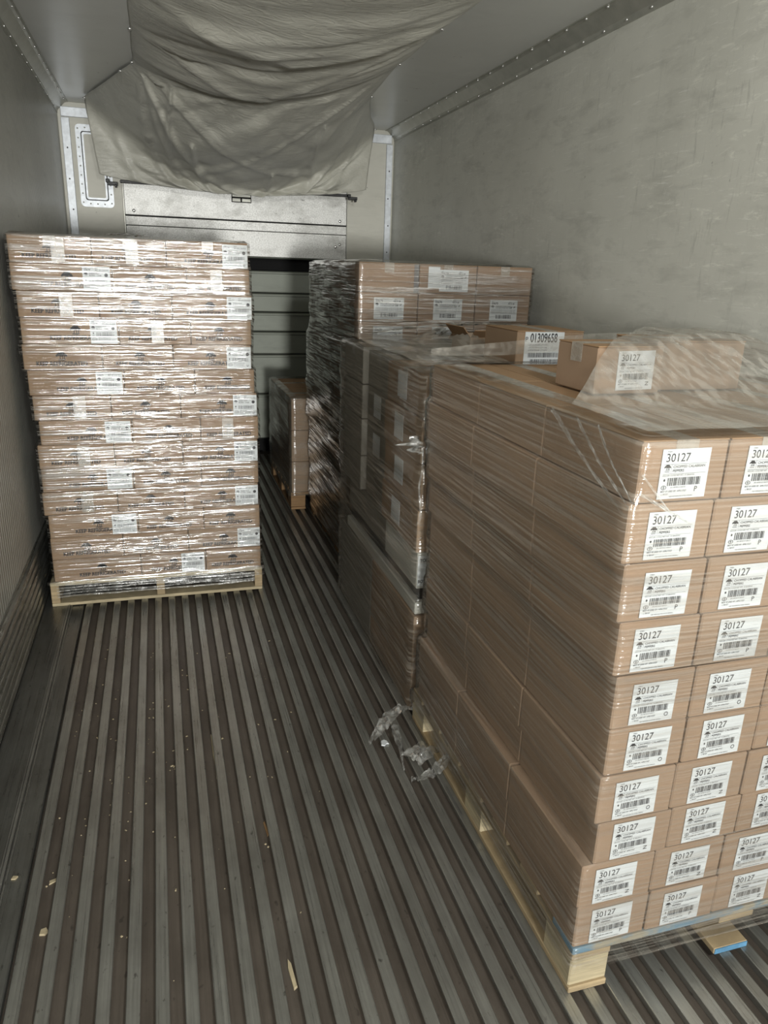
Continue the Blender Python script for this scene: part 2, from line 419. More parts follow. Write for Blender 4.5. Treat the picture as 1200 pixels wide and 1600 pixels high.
mesh_obj('pane', rplate('pane', .125, PH - .13, .012, .005, MAT['back']), ip)
bm = bmesh.new(); bmesh.ops.create_uvsphere(bm, u_segments=8, v_segments=5, radius=.006)
for v in bm.verts: v.co.z *= .5
RVd = from_bm('rivet', bm, MAT['trim'], True)
for i in range(9):
    for sx in (-1, 1):
        mesh_obj('rivet', RVd, ip, (sx * .1, -.009, -PH / 2 + .03 + i * (PH - .06) / 8), (math.radians(90), 0, 0))
for i in range(1, 4):
    for sz in (-1, 1):
        mesh_obj('rivet', RVd, ip, (-.1 + i * .05, -.009, sz * (PH / 2 - .022)), (math.radians(90), 0, 0))

# ------------------------------------------------------------------ printed labels and lettering (in the XZ plane, facing -Y)
def text_into(bm, s, x, z, size, bold=0.0, align='LEFT', rot=0.0, sx=1.0, y=0.0):
    cu = bpy.data.curves.new('t', 'FONT'); cu.body = s; cu.size = 1.0; cu.offset = min(.04, bold / size); cu.align_x = align
    cu.resolution_u = 3 if size > .012 else 2; cu.fill_mode = 'FRONT'
    ob = bpy.data.objects.new('t', cu); C.objects.link(ob)
    dg = bpy.context.evaluated_depsgraph_get(); dg.update()
    me = bpy.data.meshes.new_from_object(ob.evaluated_get(dg))
    cr, sr = math.cos(rot), math.sin(rot)
    vmap = []
    for v in me.vertices:
        a, b = v.co.x * sx * size, v.co.y * size
        vmap.append(bm.verts.new((x + a * cr - b * sr, y, z + a * sr + b * cr)))
    for p in me.polygons:
        try: bm.faces.new([vmap[i] for i in p.vertices])
        except ValueError: pass
    bpy.data.objects.remove(ob); bpy.data.curves.remove(cu); bpy.data.meshes.remove(me)
def quad(bm, x0, x1, z0, z1, y=0.0):
    bm.faces.new([bm.verts.new(p) for p in ((x0, y, z0), (x1, y, z0), (x1, y, z1), (x0, y, z1))])
def disc(bm, x, z, rx, rz, n=10, ring=0.0):
    o = [(x + rx * math.cos(2 * math.pi * i / n), z + rz * math.sin(2 * math.pi * i / n)) for i in range(n)]
    if not ring: bm.faces.new([bm.verts.new((a, 0, b)) for a, b in o]); return
    f = [bm.verts.new((a, 0, b)) for a, b in o]; g = [bm.verts.new((x + (a - x) * ring, 0, z + (b - z) * ring)) for a, b in o]
    for i in range(n): j = (i + 1) % n; bm.faces.new((f[i], f[j], g[j], g[i]))
def barcode(bm, x0, x1, z0, z1, seed=1):
    r = random.Random(seed); x = x0
    while x < x1:
        wd = r.choice((.0006, .0006, .0012, .0018)); quad(bm, x, min(x + wd, x1), z0, z1); x += wd + r.choice((.0006, .0006, .0012, .0018))
def tree(bm, x, z, s):
    for dx, dz, r in ((-.32, .12, .2), (-.12, .26, .22), (.14, .26, .22), (.34, .1, .19), (0, .08, .22), (-.48, .0, .12), (.48, 0, .12)):
        disc(bm, x + dx * s, z + dz * s, r * s, r * s * .8, 8)
    for dx in (-.14, .12, .3):
        quad(bm, x + dx * s - .04 * s, x + dx * s + .04 * s, z - .38 * s, z + .1 * s)
    quad(bm, x - .35 * s, x + .42 * s, z - .44 * s, z - .38 * s)
def finish(name, bm, mat):
    me = bpy.data.meshes.new(name); bm.to_mesh(me); bm.free(); me.materials.append(mat); return me

def print_30127(letter):
    W_, H_ = .104, .094
    bm = bmesh.new(); x0 = -W_ / 2 + .006; t = H_ / 2
    text_into(bm, 'ITEM', x0 + .004, t - .006, .0042, 0)
    text_into(bm, '30127', x0 + .002, t - .0235, .0225, .0001, sx=.93)
    quad(bm, x0, W_ / 2 - .006, t - .0285, t - .0281)
    quad(bm, x0 + .0165, x0 + .0169, t - .044, t - .0285)
    tree(bm, x0 + .008, t - .034, .0125); quad(bm, x0 + .003, x0 + .013, t - .0425, t - .0415)
    text_into(bm, 'CHOPPED CALABRIAN', x0 + .020, t - .0355, .0068, .00006)
    text_into(bm, 'PEPPERS', x0 + .020, t - .0430, .0068, .0001)
    quad(bm, x0, W_ / 2 - .006, t - .0465, t - .0461)
    text_into(bm, '6/2.5 LB 1.13 KG NET WT. 15 LB/6.8 KG', x0, t - .0505, .0040)
    barcode(bm, x0 + .012, x0 + .083, t - .069, t - .054, 3)
    text_into(bm, '(01) 00730127 030127', x0 + .020, t - .0735, .0036)
    disc(bm, x0 + .005, t - .058, .002, .0026, 8)
    disc(bm, x0 + .0055, t - .072, .0058, .0042, 14, .78); quad(bm, x0 + .003, x0 + .008, t - .0725, t - .0715)
    quad(bm, x0 + .005, x0 + .006, t - .0755, t - .068)
    text_into(bm, 'BEST IF USED BY: APR/17/27', x0, t - .081, .0046, .00004)
    text_into(bm, 'L 08107', x0 + .002, t - .0865, .0046)
    text_into(bm, 'KEEP REFRIGERATED AFTER OPENING', x0 + .02, t - .0905, .0030)
    if letter == 'P': text_into(bm, 'P', x0 + .072, t - .082, .014, .0001)
    else: text_into(bm, letter, x0 + .0865, t - .0845, .0135, .0001, rot=math.radians(90), sx=1.0)
    return finish('print', bm, MAT['ink'])
def print_small(num, seed=5):   # the left stack's labels
    W_, H_ = .110, .098; bm = bmesh.new(); x0 = -W_ / 2 + .006; t = H_ / 2
    text_into(bm, 'ITEM', x0 + .002, t - .008, .005, .0001); text_into(bm, 'PACK', x0 + .045, t - .008, .005, .0001)
    text_into(bm, num, x0, t - .0165, .0105, .0002); text_into(bm, '4/5 LB 2.26 KG', x0 + .045, t - .0165, .0085, .0001)
    tree(bm, x0 + .007, t - .030, .014)
    text_into(bm, 'FRESH CUT', x0 + .020, t - .030, .0082, .0001); text_into(bm, 'BLEND - CASE', x0 + .020, t - .038, .0078, .0001)
    disc(bm, x0 + .088, t - .033, .0075, .0075, 14)
    barcode(bm, x0 + .018, x0 + .092, t - .066, t - .049, seed); disc(bm, x0 + .006, t - .054, .003, .004, 8); disc(bm, x0 + .006, t - .063, .004, .002, 8, .7)
    disc(bm, x0 + .010, t - .080, .010, .0065, 16, .84); quad(bm, x0 + .004, x0 + .016, t - .081, t - .0795)
    for i in range(3): text_into(bm, 'NET WT. 20 LB (9.07 KG)', x0 + .026, t - .074 - i * .0065, .0045, .00005)
    text_into(bm, 'U', x0 + .084, t - .089, .013, .0002)
    return finish('print', bm, MAT['ink'])
def print_50670():
    W_, H_ = .152, .102; bm = bmesh.new(); x0 = -W_ / 2 + .008; t = H_ / 2
    text_into(bm, 'ITEM', x0, t - .010, .005); text_into(bm, '50670', x0, t - .021, .0145, .0004)
    text_into(bm, 'PACK', x0 + .095, t - .011, .006, .0001); text_into(bm, '10/1.5 LB', x0 + .090, t - .0195, .0095, .0004)
    tree(bm, x0 + .007, t - .032, .015)
    text_into(bm, 'SHREDDED CHEESE BLEND', x0 + .024, t - .0325, .0072, .0001); text_into(bm, 'LOW MOISTURE PART SKIM', x0 + .024, t - .0405, .0072, .0001)
    text_into(bm, 'L-3', x0 + .103, t - .037, .010, .0004); text_into(bm, 'UP', x0 + .121, t - .037, .010, .0004)
    for i in range(4): text_into(bm, 'INGREDIENTS: PASTEURIZED MILK, CULTURES, SALT, ENZYMES, STARCH', x0, t - .049 - i * .0052, .0044, .00003, sx=.95)
    barcode(bm, x0 + .027, x0 + .112, t - .091, t - .072, 9)
    return finish('print', bm, MAT['ink'])
def print_keep(logo=True):
    bm = bmesh.new()
    for k_ in (-1, 1): text_into(bm, 'KEEP REFRIGERATED', k_ * .0004, -.030, .0250, .0007, 'CENTER', sx=.90, y=k_ * .00008)
    if logo:
        tree(bm, 0, .012, .040); text_into(bm, 'FARMS', 0, -.012, .009, .0001, 'CENTER')
    return finish('lettering', bm, MAT['brownink'])
def print_big():
    bm = bmesh.new(); text_into(bm, '01309658', -.055, .022, .042, .0009, sx=.62); text_into(bm, 'P', -.074, .024, .022, .0002)
    for i in range(3): text_into(bm, 'LOT 01309658 QTY 070', -.06, .010 - i * .009, .007)
    barcode(bm, -.06, .06, -.030, -.014, 4); barcode(bm, -.05, .06, -.052, -.036, 6)
    return finish('print', bm, MAT['ink'])
def print_top():
    bm = bmesh.new(); text_into(bm, 'TOP', -.050, .035, .017, .0006, sx=.85); text_into(bm, 'BOTTOM', -.055, -.045, .017, .0006, sx=.85)
    return finish('print', bm, MAT['ink'])
PR = {'P': print_30127('P'), 'N': print_30127('N'), 'O': print_30127('O'), 'A': print_small('50679'), 'B': print_50670(),
      'K': print_keep(True), 'X': print_big(), 'T': print_top()}
LW = {'P': (.104, .094), 'N': (.104, .094), 'O': (.104, .094), 'A': (.110, .098), 'B': (.152, .102), 'X': (.15, .112), 'T': (.115, .115)}
LM = {}
for k_, (a, b) in LW.items(): LM[k_] = box_me('label', -a / 2, a / 2, -.0004, .0004, -b / 2, b / 2, MAT['label'], 0)
def put_label(parent, key, x, y, z, rot=0.0, rz=0.0):
    l = mesh_obj('label', LM[key], parent, (x, y, z), (0, rot, rz)); l['label'] = 'white printed shipping label'
    p = mesh_obj('print', PR[key], l, (0, -.0008, 0)); p['label'] = 'black label print'
    return l

# ------------------------------------------------------------------ cartons
ME = {}
def carton(x0, x1, y0, y1, z0, z1, label, group, mat='board', flaps=True, rz=0.0, name='carton', cat='box'):
    """a taped shipping carton; origin at the middle of its bottom"""
    W_, D_, H_ = x1 - x0, y1 - y0, z1 - z0
    r = empty(name, ((x0 + x1) / 2, (y0 + y1) / 2, z0), rz)
    tagged(r, label, cat, group)
    key = (round(W_, 3), round(D_, 3), round(H_, 3), mat, flaps)
    if key not in ME:
        g = .0015; top = H_ - (.004 if flaps else .001)
        bm = bmesh.new(); bm_box(bm, -W_ / 2 + g, W_ / 2 - g, -D_ / 2 + g, D_ / 2 - g, .0005, top, .003)
        b = from_bm('body', bm, MAT[mat])
        fl = None; tp = None
        if flaps:
            bm = bmesh.new()
            if W_ < D_: bm_box(bm, -W_ / 2 + g, -.002, -D_ / 2 + g, D_ / 2 - g, 0, .0035, .001)
            else: bm_box(bm, -W_ / 2 + g, W_ / 2 - g, -D_ / 2 + g, -.002, 0, .0035, .001)
            fl = from_bm('flap', bm, MAT['board_edge'] if mat.startswith('board') else MAT[mat])
            bm = bmesh.new()
            if W_ < D_:
                bm_box(bm, -.024, .024, -D_ / 2, D_ / 2, 0, .0004); bm_box(bm, -.024, .024, -D_ / 2 - .0006, -D_ / 2 + .0004, -.045, .0004)
            else:
                bm_box(bm, -W_ / 2, W_ / 2, -.024, .024, 0, .0004); bm_box(bm, -W_ / 2 - .0006, -W_ / 2 + .0004, -.024, .024, -.045, .0004)
            tp = from_bm('tape', bm, MAT['tape'])
        ME[key] = (b, fl, tp, top)
    b, fl, tp, top = ME[key]
    mesh_obj('body', b, r)
    if flaps:
        mesh_obj('flap', fl, r, (0, 0, top)); mesh_obj('flap', fl, r, (0, 0, top), (0, 0, math.pi))
        t = mesh_obj('tape', tp, r, (0, 0, top + .0037)); t['label'] = 'clear packing tape'
    return r

ORD = ['top', 'second', 'third', 'fourth', 'fifth', 'sixth', 'seventh', 'eighth', 'ninth', 'tenth', 'eleventh', 'twelfth', 'thirteenth', 'bottom']

# ------------------------------------------------------------------ pallets
def pallet(x0, x1, y0, y1, h, label, style, mats, ndeck=7):
    r = empty('pallet', ((x0 + x1) / 2, (y0 + y1) / 2, 0)); tagged(r, label, 'pallet', 'wooden pallets under the stacks')
    W_, D_ = x1 - x0, y1 - y0; X0, X1, Y0, Y1 = -W_ / 2, W_ / 2, -D_ / 2, D_ / 2; t = .018
    m0, m1, m2 = mats
    for i in range(ndeck):
        bw_ = .095; y = Y0 + i * (D_ - bw_) / (ndeck - 1)
        box_part('deck_board', r, X0, X1, y, y + bw_, h - t, h, MAT[m1 if i == 0 else m0], .002)
    if style == 'stringer':
        for x in (X0, -.019, X1 - .038):
            box_part('stringer', r, x, x + .038, Y0 + .001, Y1 - .001, .0155, h - t, MAT[m2], .002)
        for i in range(4):
            y = Y0 + i * (D_ - .09) / 3
            box_part('bottom_board', r, X0, X1, y, y + .09, 0, .015, MAT[m0], .002)
    else:
        for x in (X0, -.105, X1 - .1):
            for y in (Y0 + (.001 if x == X0 else .11), -.06, Y1 - .121):
                box_part('block', r, x, x + .1, y, y + .12, .0175, h - t - .0175, MAT[m2], .003)
            box_part('runner_board', r, x, x + .1, Y0, Y1, h - t - .017, h - t - .0005, MAT[m0], .001)
            b = box_part('bottom_board', r, x, x + .1, Y0 - .004, Y1, 0, .017, MAT[m0], .002)
            if m1 == 'bluewood' and x != X0:
                e = box_part('painted_end', r, x + .002, x + .098, Y0 - .0055, Y0 - .0035, .001, .016, MAT['blue'], 0); e['label'] = 'blue painted board end'
    return r

# ------------------------------------------------------------------ stretch film shells
def shell(name, prof, mat, label, seed=0, lip=.07, wob=.006, nside=34, dz=.02, corner=.008, topz=None, part_of=None):
    """prof: list of (z, x0, x1, y0, y1) from bottom to top; a loose skin around the load"""
    bm = bmesh.new(); zs_ = []
    z = prof[0][0]; z_end = prof[-1][0]
    while z < z_end: zs_.append(z); z += dz
    zs_.append(z_end)
    def at(z):
        for a, b in zip(prof, prof[1:]):
            if z <= b[0]:
                t = (z - a[0]) / max(1e-6, b[0] - a[0]); return [a[i] + (b[i] - a[i]) * t for i in range(1, 5)]
        return list(prof[-1][1:])
    def ring(x0, x1, y0, y1, z, g=.005, amp=1.0):
        pts = []; c = corner
        x0 -= g; x1 += g; y0 -= g; y1 += g
        segs = [((x0 + c, y0), (x1 - c, y0), (0, -1)), ((x1, y0 + c), (x1, y1 - c), (1, 0)), ((x1 - c, y1), (x0 + c, y1), (0, 1)), ((x0, y1 - c), (x0, y0 + c), (-1, 0))]
        for (ax, ay), (bx, by), (nx, ny) in segs:
            for i in range(nside + 1):
                t = i / nside; x = ax + (bx - ax) * t; y = ay + (by - ay) * t
                d = amp * wob * (.5 + .9 * noise.noise(Vector((x * 2.4 + seed, y * 2.4, z * 18))) + .16 * noise.noise(Vector((x * 9, y * 9 + seed, z * 60))))
                d = max(d, 0)
                pts.append((x + nx * d, y + ny * d, z + .3 * wob * noise.noise(Vector((x * 6, y * 6, seed)))))
        return pts
    rows = []
    for z in zs_: rows.append([bm.verts.new(p) for p in ring(*at(z), z)])
    x0, x1, y0, y1 = prof[-1][1:]
    if lip:
        for k_ in (1, 2, 3, 4):
            s = lip * k_ / 4
            rows.append([bm.verts.new((p[0], p[1], z_end + .011 + .005 * noise.noise(Vector((p[0] * 12, p[1] * 12, seed))) + .003 * k_ / 4)) for p in ring(x0 + s, x1 - s, y0 + s, y1 - s, z_end, .005, .8)])
    n = len(rows[0])
    for a, b in zip(rows, rows[1:]):
        for i in range(n):
            j = (i + 1) % n; bm.faces.new((a[i], a[j], b[j], b[i]))
    o = mesh_obj(name, from_bm(name, bm, mat, True), part_of)
    if not part_of: tagged(o, label, 'plastic wrap')
    return o

def stack_prof(foot, layers, y0, y1, top_cut=.002):
    """foot: list of fixed rows below; layers: (z0, z1, x0, x1); each row hugs whatever stands within a thumb's width of its height"""
    out = list(foot); zt = max(l[1] for l in layers); z = foot[-1][0] + .012
    while z < zt - top_cut:
        near = [l for l in layers if l[0] - .008 <= z <= l[1] + .008]
        if z - foot[-1][0] < .02: near.append((0, 0, foot[-1][1], foot[-1][2]))
        out.append((z, min(l[2] for l in near), max(l[3] for l in near), y0, y1)); z += .006
    out.append((zt - top_cut, layers[0][2], layers[0][3], y0, y1))
    return out
# ================================================================== LEFT STACK
AX = [-.577, -.578, -.565, -.563, -.568, -.558, -.550, -.535, -.552, -.550, -.556, -.541, -.544, -.544]
AR = [.401, .406, .414, .409, .406, .418, .428, .432, .427, .428, .425, .429, .430, .431]
LH = .1108; ZT = 1.675; YA = 3.5
pallet(-.565, .435, YA + .0, YA + 1.18, .122, 'light wooden pallet with slatted sides under the tall left stack', 'stringer', ('palewood', 'palewood', 'wood'))
COLN = ['left column', 'middle column', 'right column']
for i in range(14):
    zt = ZT - i * LH; zb = zt - LH
    if i == 13: zb = .1235
    x0, x1 = AX[i], AR[i]
    fr = (0, .33, .64, 1) if i % 2 == 0 else (0, .405, .72, 1)
    jy = random.uniform(0, .006)
    for c in range(3):
        a = x0 + (x1 - x0) * fr[c]; b = x0 + (x1 - x0) * fr[c + 1]
        haslab = (i == 13 and c == 1) or (i != 13 and ((i % 2 == 0 and c == 2) or (i % 2 == 1 and c == 0)))
        lab = '%s KEEP REFRIGERATED carton, %s layer of the tall left stack, %s' % ('white-labelled' if haslab else 'brown', ORD[i], COLN[c])
        r = carton(a, b, YA + jy, YA + .385, zb, zt, lab, 'refrigerated goods cartons in the left stack', 'board', i == 0)
        W_ = b - a; y = -(.385 - jy) / 2 - .0006
        off = (.02 if i % 2 else -.005) if c == 0 else random.uniform(-.012, .012)
        mesh_obj('lettering', PR['K'], r, (off, y + .0006, .050))
        if haslab: put_label(r, 'A', W_ / 2 - .058 - (.0 if c == 2 else .004), y, .053)
        if (i, c) in ((0, 0), (0, 1), (8, 0), (1, 2), (7, 2), (2, 0), (3, 1), (10, 0), (6, 0)):
            tp = mesh_obj('tape', box_me('tape', -.026, .026, -.0006, .0004, -.045, .053, MAT['tape'], 0), r, (.03 - .02 * c, y, .052)); tp['label'] = 'clear packing tape'
    # the two rows behind
    for rr in range(2):
        for c in range(3):
            if c == 1 and i > 0: continue
            a = x0 + (x1 - x0) * fr[c]; b = x0 + (x1 - x0) * fr[c + 1]
            carton(a, b, YA + .39 + rr * .395, YA + .775 + rr * .395, zb, zt, 'brown carton, %s layer of tall left stack, behind its lettered front row, %s %s' % (ORD[i], ['middle', 'back'][rr], ['left', 'centre', 'right'][c]), 'rear cartons of the left stack', 'board', i == 0)
prof = stack_prof([(.085, -.57, .44, YA - .006, YA + 1.185), (.124, -.57, .44, YA - .004, YA + 1.185)],
                  [(ZT - (i + 1) * LH, ZT - i * LH, AX[i] - .002, AR[i] + .002) for i in range(14)], YA, YA + 1.18)
shell('stretch_wrap', prof, MAT['film_left'], 'shiny clear stretch wrap wound tightly around the tall left stack', 1, .09, .0026, 40, .016)
# twisted dark skirt of film gathered above the pallet
def band(name, parent, x0, x1, y, z0, z1, n, mat, seed):
    for k_ in range(n):
        bm = bmesh.new(); zc = z0 + (z1 - z0) * (k_ + .5) / n; rows = []
        for i in range(41):
            t = i / 40; x = x0 + (x1 - x0) * t
            dz_ = .010 * noise.noise(Vector((x * 4, k_ * 3.1 + seed, 0))); hw = .0045 + .004 * abs(noise.noise(Vector((x * 9, k_ + seed, 5))))
            yy = y - .006 - .006 * abs(noise.noise(Vector((x * 5, k_, seed))))
            rows.append([bm.verts.new((x, yy + (.003 if q in (0, 3) else -.003) * (1 if q else 1), zc + dz_ + hw * s)) for q, s in ((0, -1), (1, -.4), (2, .4), (3, 1))])
        for a, b in zip(rows, rows[1:]):
            for q in range(3): bm.faces.new((a[q], a[q + 1], b[q + 1], b[q]))
        o = mesh_obj(name, from_bm(name, bm, mat, True), parent)
sw = bpy.data.objects['stretch_wrap']
band('film_rope', sw, -.535, .395, YA - .004, .045, .118, 5, MAT['film_scrap'], 2)
bm = bmesh.new()
for i in range(3):
    pass
bm.free()
# small twist of film lying on top
def crumple(name, w_, d_, h_, seed, n=14, mat='film_scrap', loc=(0, 0, 0), rz=0.0, parent=None, label=None, cat=None, group=None):
    bm = bmesh.new(); g = []
    for i in range(n + 1):
        row = []
        for j in range(n + 1):
            u, v = i / n - .5, j / n - .5
            e = 1 - max(abs(u), abs(v)) * 1.1
            z = h_ * max(0.02, (.55 + .9 * noise.noise(Vector((u * 5 + seed, v * 5, seed))) + .35 * noise.noise(Vector((u * 13, v * 13, seed)))) * e)
            k2 = 1 + .45 * noise.noise(Vector((u * 3, v * 3, seed * 2)))
            row.append(bm.verts.new((u * w_ * k2, v * d_ * k2 + .25 * d_ * noise.noise(Vector((u * 3, seed, 0))), z)))
        g.append(row)
    for i in range(n):
        for j in range(n): bm.faces.new((g[i][j], g[i + 1][j], g[i + 1][j + 1], g[i][j + 1]))
    o = mesh_obj(name, from_bm(name, bm, MAT[mat], True), parent, loc, (0, 0, rz))
    if label: tagged(o, label, cat, group)
    return o
crumple('film_twist', .16, .03, .018, 3, loc=(-.12, 3.62, ZT + .012), parent=None, rz=-.15, label='loose twist of clear film lying on top of the left stack', cat='plastic scrap', mat='film_scrap')

# ================================================================== NEAR RIGHT STACK
YD = 1.086; DL = [.812, .802, .811, .820, .830, .833, .827, .838, .814, .818]
DZ = [1.309, 1.190, 1.071, .949, .830, .706, .592, .472, .363, .246, .130]
pallet(.820, 1.84, YD, 2.22, .130, 'wooden block pallet with a blue-painted board under the nearest right stack', 'block', ('wood', 'bluewood', 'palewood'), 7)
LET = [['P', 'P', 'P'], ['P', 'P', 'N'], ['P', 'P', 'O'], ['P', 'P', 'P'], ['O', 'O', 'N'], ['O', 'O', 'P'], ['O', 'N', 'N'], ['N', 'N', 'O'], ['N', 'N', 'P'], ['P', 'P', 'N']]
CN = ['corner column', 'second column from the corner', 'third column from the corner', 'fourth column from the corner', 'far right column']
WD = .1885; DD = .361
ORD10 = ['top', 'second', 'third', 'fourth', 'fifth', 'sixth', 'seventh', 'eighth', 'ninth', 'bottom']
for i in range(10):
    zt, zb = DZ[i], DZ[i + 1] + .0005
    shift = .045 if i == 5 else 0.0
    for c in range(5):
        a = DL[i] + c * (WD + .001); jy = random.uniform(0, .004)
        r = carton(a, a + WD, YD + jy, YD + DD, zb, zt, 'tan carton labelled 30127 letter %s, %s layer of nearest stack, %s' % (LET[i][c % 3], ORD10[i], CN[c]),
                   'labelled cartons on the front of the nearest stack', 'board_near', i == 0)
        lx = -.001 + random.uniform(-.006, .006); lz = .055
        if i == 8 and c == 0: lx = -.006
        put_label(r, LET[i][c % 3], lx, -(DD - jy) / 2 - .0006, lz, random.uniform(-.015, .015))
    for q in (1, 2):
        for c in range(5):
            if c and i: continue
            a = DL[i] + c * (WD + .001)
            row = 'middle row' if q == 1 else 'back row'
            carton(a, a + WD, YD + q * DD + .001 * q, YD + (q + 1) * DD, zb, zt, ('plain-sided tan carton, %s layer of the nearest stack, %s, %s' % (ORD10[i], row, CN[c])),
                   'plain cartons behind the front row of the nearest stack', 'board_near', i == 0)
# two cartons lying on top
r = carton(.992, 1.182, 1.555, 1.738, 1.312, 1.428, 'tan carton labelled 30127 N lying on top of the nearest stack', None, 'board_near', True, math.radians(1.5))
put_label(r, 'N', .016, -.0921, .058, -.02)
carton(1.194, 1.462, 1.60, 1.79, 1.312, 1.438, 'plain unlabelled tan carton under film on top of the nearest stack', None, 'board_near', True)
prof = stack_prof([(.075, .814, 1.845, YD - .008, 2.226), (.134, .814, 1.845, YD - .006, 2.226)],
                  [(DZ[i + 1], DZ[i], DL[i] - .001, DL[i] + .95) for i in range(10)], YD, YD + 3 * DD + .01)
shell('stretch_wrap', prof, MAT['film_near'], 'clear stretch wrap around the nearest stack of 30127 cartons', 5, .08, .004, 44, .016)

def drape(name, x0, x1, y0, y1, base, boxes, mat, label, seed, slope=.55, n=60, cut=None, cutx=None, amp=.006, parent=None):
    bm = bmesh.new(); g = {}
    for i in range(n + 1):
        for j in range(n + 1):
            y = y0 + (y1 - y0) * j / n; xs = max(x0, cutx(y) + .006 * noise.noise(Vector((y * 9, seed, 0)))) if cutx else x0; x = xs + (x1 - xs) * i / n
            h = base
            for bx0, bx1, by0, by1, bz in boxes:
                dx = max(bx0 - x, 0, x - bx1); dy = max(by0 - y, 0, y - by1)
                h = max(h, bz + .007 - slope * math.hypot(dx, dy))
            h += amp * (noise.noise(Vector((x * 9 + seed, y * 4, 0))) + .4 * noise.noise(Vector((x * 20, y * 7, seed)))) + amp
            if cut and cut(x, y): continue
            g[i, j] = bm.verts.new((x, y, h))
    for i in range(n):
        for j in range(n):
            q = [(i, j), (i + 1, j), (i + 1, j + 1), (i, j + 1)]
            if all(k_ in g for k_ in q): bm.faces.new([g[k_] for k_ in q])
    o = mesh_obj(name, from_bm(name, bm, mat, True), parent)
    if label: tagged(o, label, 'plastic wrap')
    return o
drape('film_sheet', .806, 1.77, 1.072, 2.17, 1.328, [(.992, 1.182, 1.55, 1.745, 1.434), (1.194, 1.462, 1.6, 1.80, 1.444)], MAT['film_sheet'],
      'crinkled sheet of clear film draped over the top of the nearest stack', 3, .42, 70, amp=.005, cutx=lambda y: min(1.30, .80 + (y - 1.33) * 1.05))

# ================================================================== MIDDLE RIGHT STACK (mixed goods)
YC0, YC1 = 2.262, 3.40; XC = .818; XC1 = 1.82
def cc(x0, x1, y0, y1, z0, z1, label, mat='board', flaps=False, rz=0.0, grp=None):
    return carton(x0, x1, y0, y1, z0, z1, label, grp, mat, flaps, rz)
base_a = cc(XC + .005, XC1, YC0, 2.83, .002, .395, 'large brown carton at the near foot of the middle stack')
base_b = cc(XC + .005, XC1, 2.835, YC1, .002, .395, 'large shade-toned carton at the far foot of the middle stack', 'shadeboard')
cc(XC + .01, XC1 - .1, YC0 + .012, 3.3, .397, .445, 'flat white carton lying on the large carton in the middle stack', 'whiteboard')
cc(XC + .03, XC1 - .1, YC0 + .03, 3.3, .447, .500, 'flat black carton wedged low in the middle stack', 'black')
tw = cc(XC + .008, 1.30, YC0 + .004, 2.66, .502, .640, 'white carton lettered TOP and BOTTOM in the middle stack', 'whiteboard')
put_label(tw, 'T', -.5 * (1.30 - XC) + .064, -.199, .07)
cc(XC + .02, 1.30, 2.665, 3.3, .502, .640, 'shade-toned carton behind the white TOP carton in the middle stack', 'shadeboard')
zc = [.642, .80, .965, 1.115, 1.262]
nm = ['lowest', 'second lowest', 'second highest', 'highest']
for i in range(4):
    dx = [.0, .006, .0, .008][i]
    for j in range(2):
        r = cc(XC + dx + j * .5, XC + dx + j * .5 + .49, YC0, 2.70, zc[i], zc[i + 1] - .002, 'brown carton, %s at the near %s of the middle stack' % (nm[i], ['left corner', 'right corner'][j]), 'board', i == 3)
        if j == 0:
            tp = mesh_obj('label', LM['O'], r, (-.246, .03, .08), (0, 0, math.radians(-90))); tp['label'] = 'faded white label'
for i in range(4):
    for j in range(2):
        r = cc(XC + .03 + j * .49, XC + .03 + j * .49 + .48, 2.705 + (.02 if i == 3 else 0), 3.05, zc[i], zc[i + 1] - .002, 'shade-toned carton, %s in the %s middle of the middle stack' % (nm[i], ['left', 'right'][j]), 'shadeboard', i == 3)
        if j == 0 and i in (1, 2):
            tp = mesh_obj('label', LM['O'], r, (-.241, .02, .08), (0, 0, math.radians(-90))); tp['label'] = 'faded white label'
        cc(XC + .005 + j * .49, XC + .005 + j * .49 + .48, 3.055, 3.38, zc[i], zc[i + 1] - .002 + (.012 if i == 3 else 0), 'shade-toned carton, %s at the far %s of the middle stack' % (nm[i], ['left corner', 'right corner'][j]), 'shadeboard', i == 3)
# big printed carton and an opened one on top
r = cc(1.17, 1.43, 2.33, 2.60, 1.284, 1.402, 'brown carton with large white label 01309658 on the middle stack', 'board', True)
put_label(r, 'X', -.025, -.1356, .058)
oc = empty('open_carton', (1.30, 2.90, 1.268)); tagged(oc, 'small opened carton with raised flaps on the middle stack', 'box')
bm = bmesh.new()
for a in ((-.1, .1, -.1, -.096, 0, .07), (-.1, .1, .096, .1, 0, .07), (-.1, -.096, -.096, .096, 0, .07), (.096, .1, -.096, .096, 0, .07), (-.096, .096, -.096, .096, .0, .004)):
    bm_box(bm, *a)
mesh_obj('body', from_bm('body', bm, MAT['board']), oc)
fm = box_me('flap', -.1, .1, -.05, 0, -.0015, .0015, MAT['board_edge'], 0)
mesh_obj('flap', fm, oc, (0, -.1, .07), (math.radians(-35), 0, 0)); mesh_obj('flap', fm, oc, (0, .1, .07), (math.radians(35), 0, math.pi))
fm2 = box_me('flap', -.05, 0, -.1, .1, -.0015, .0015, MAT['board_edge'], 0)
mesh_obj('flap', fm2, oc, (-.1, 0, .07), (0, math.radians(50), 0)); mesh_obj('flap', fm2, oc, (.1, 0, .07), (0, math.radians(40), math.pi))
prof = [(.012, XC + .001, XC1, YC0 - .002, YC1 + .002), (.41, XC + .001, XC1 + .001, YC0 - .002, YC1), (.49, XC + .002, XC1, YC0, YC1), (.80, XC - .002, XC1, YC0 - .002, YC1), (1.266, XC - .002, XC1, YC0 - .002, YC1)]
shell('stretch_wrap', prof, MAT['film_mid'], 'loose crinkled stretch wrap around the mixed middle stack', 9, .05, .010, 44, .018, .008)
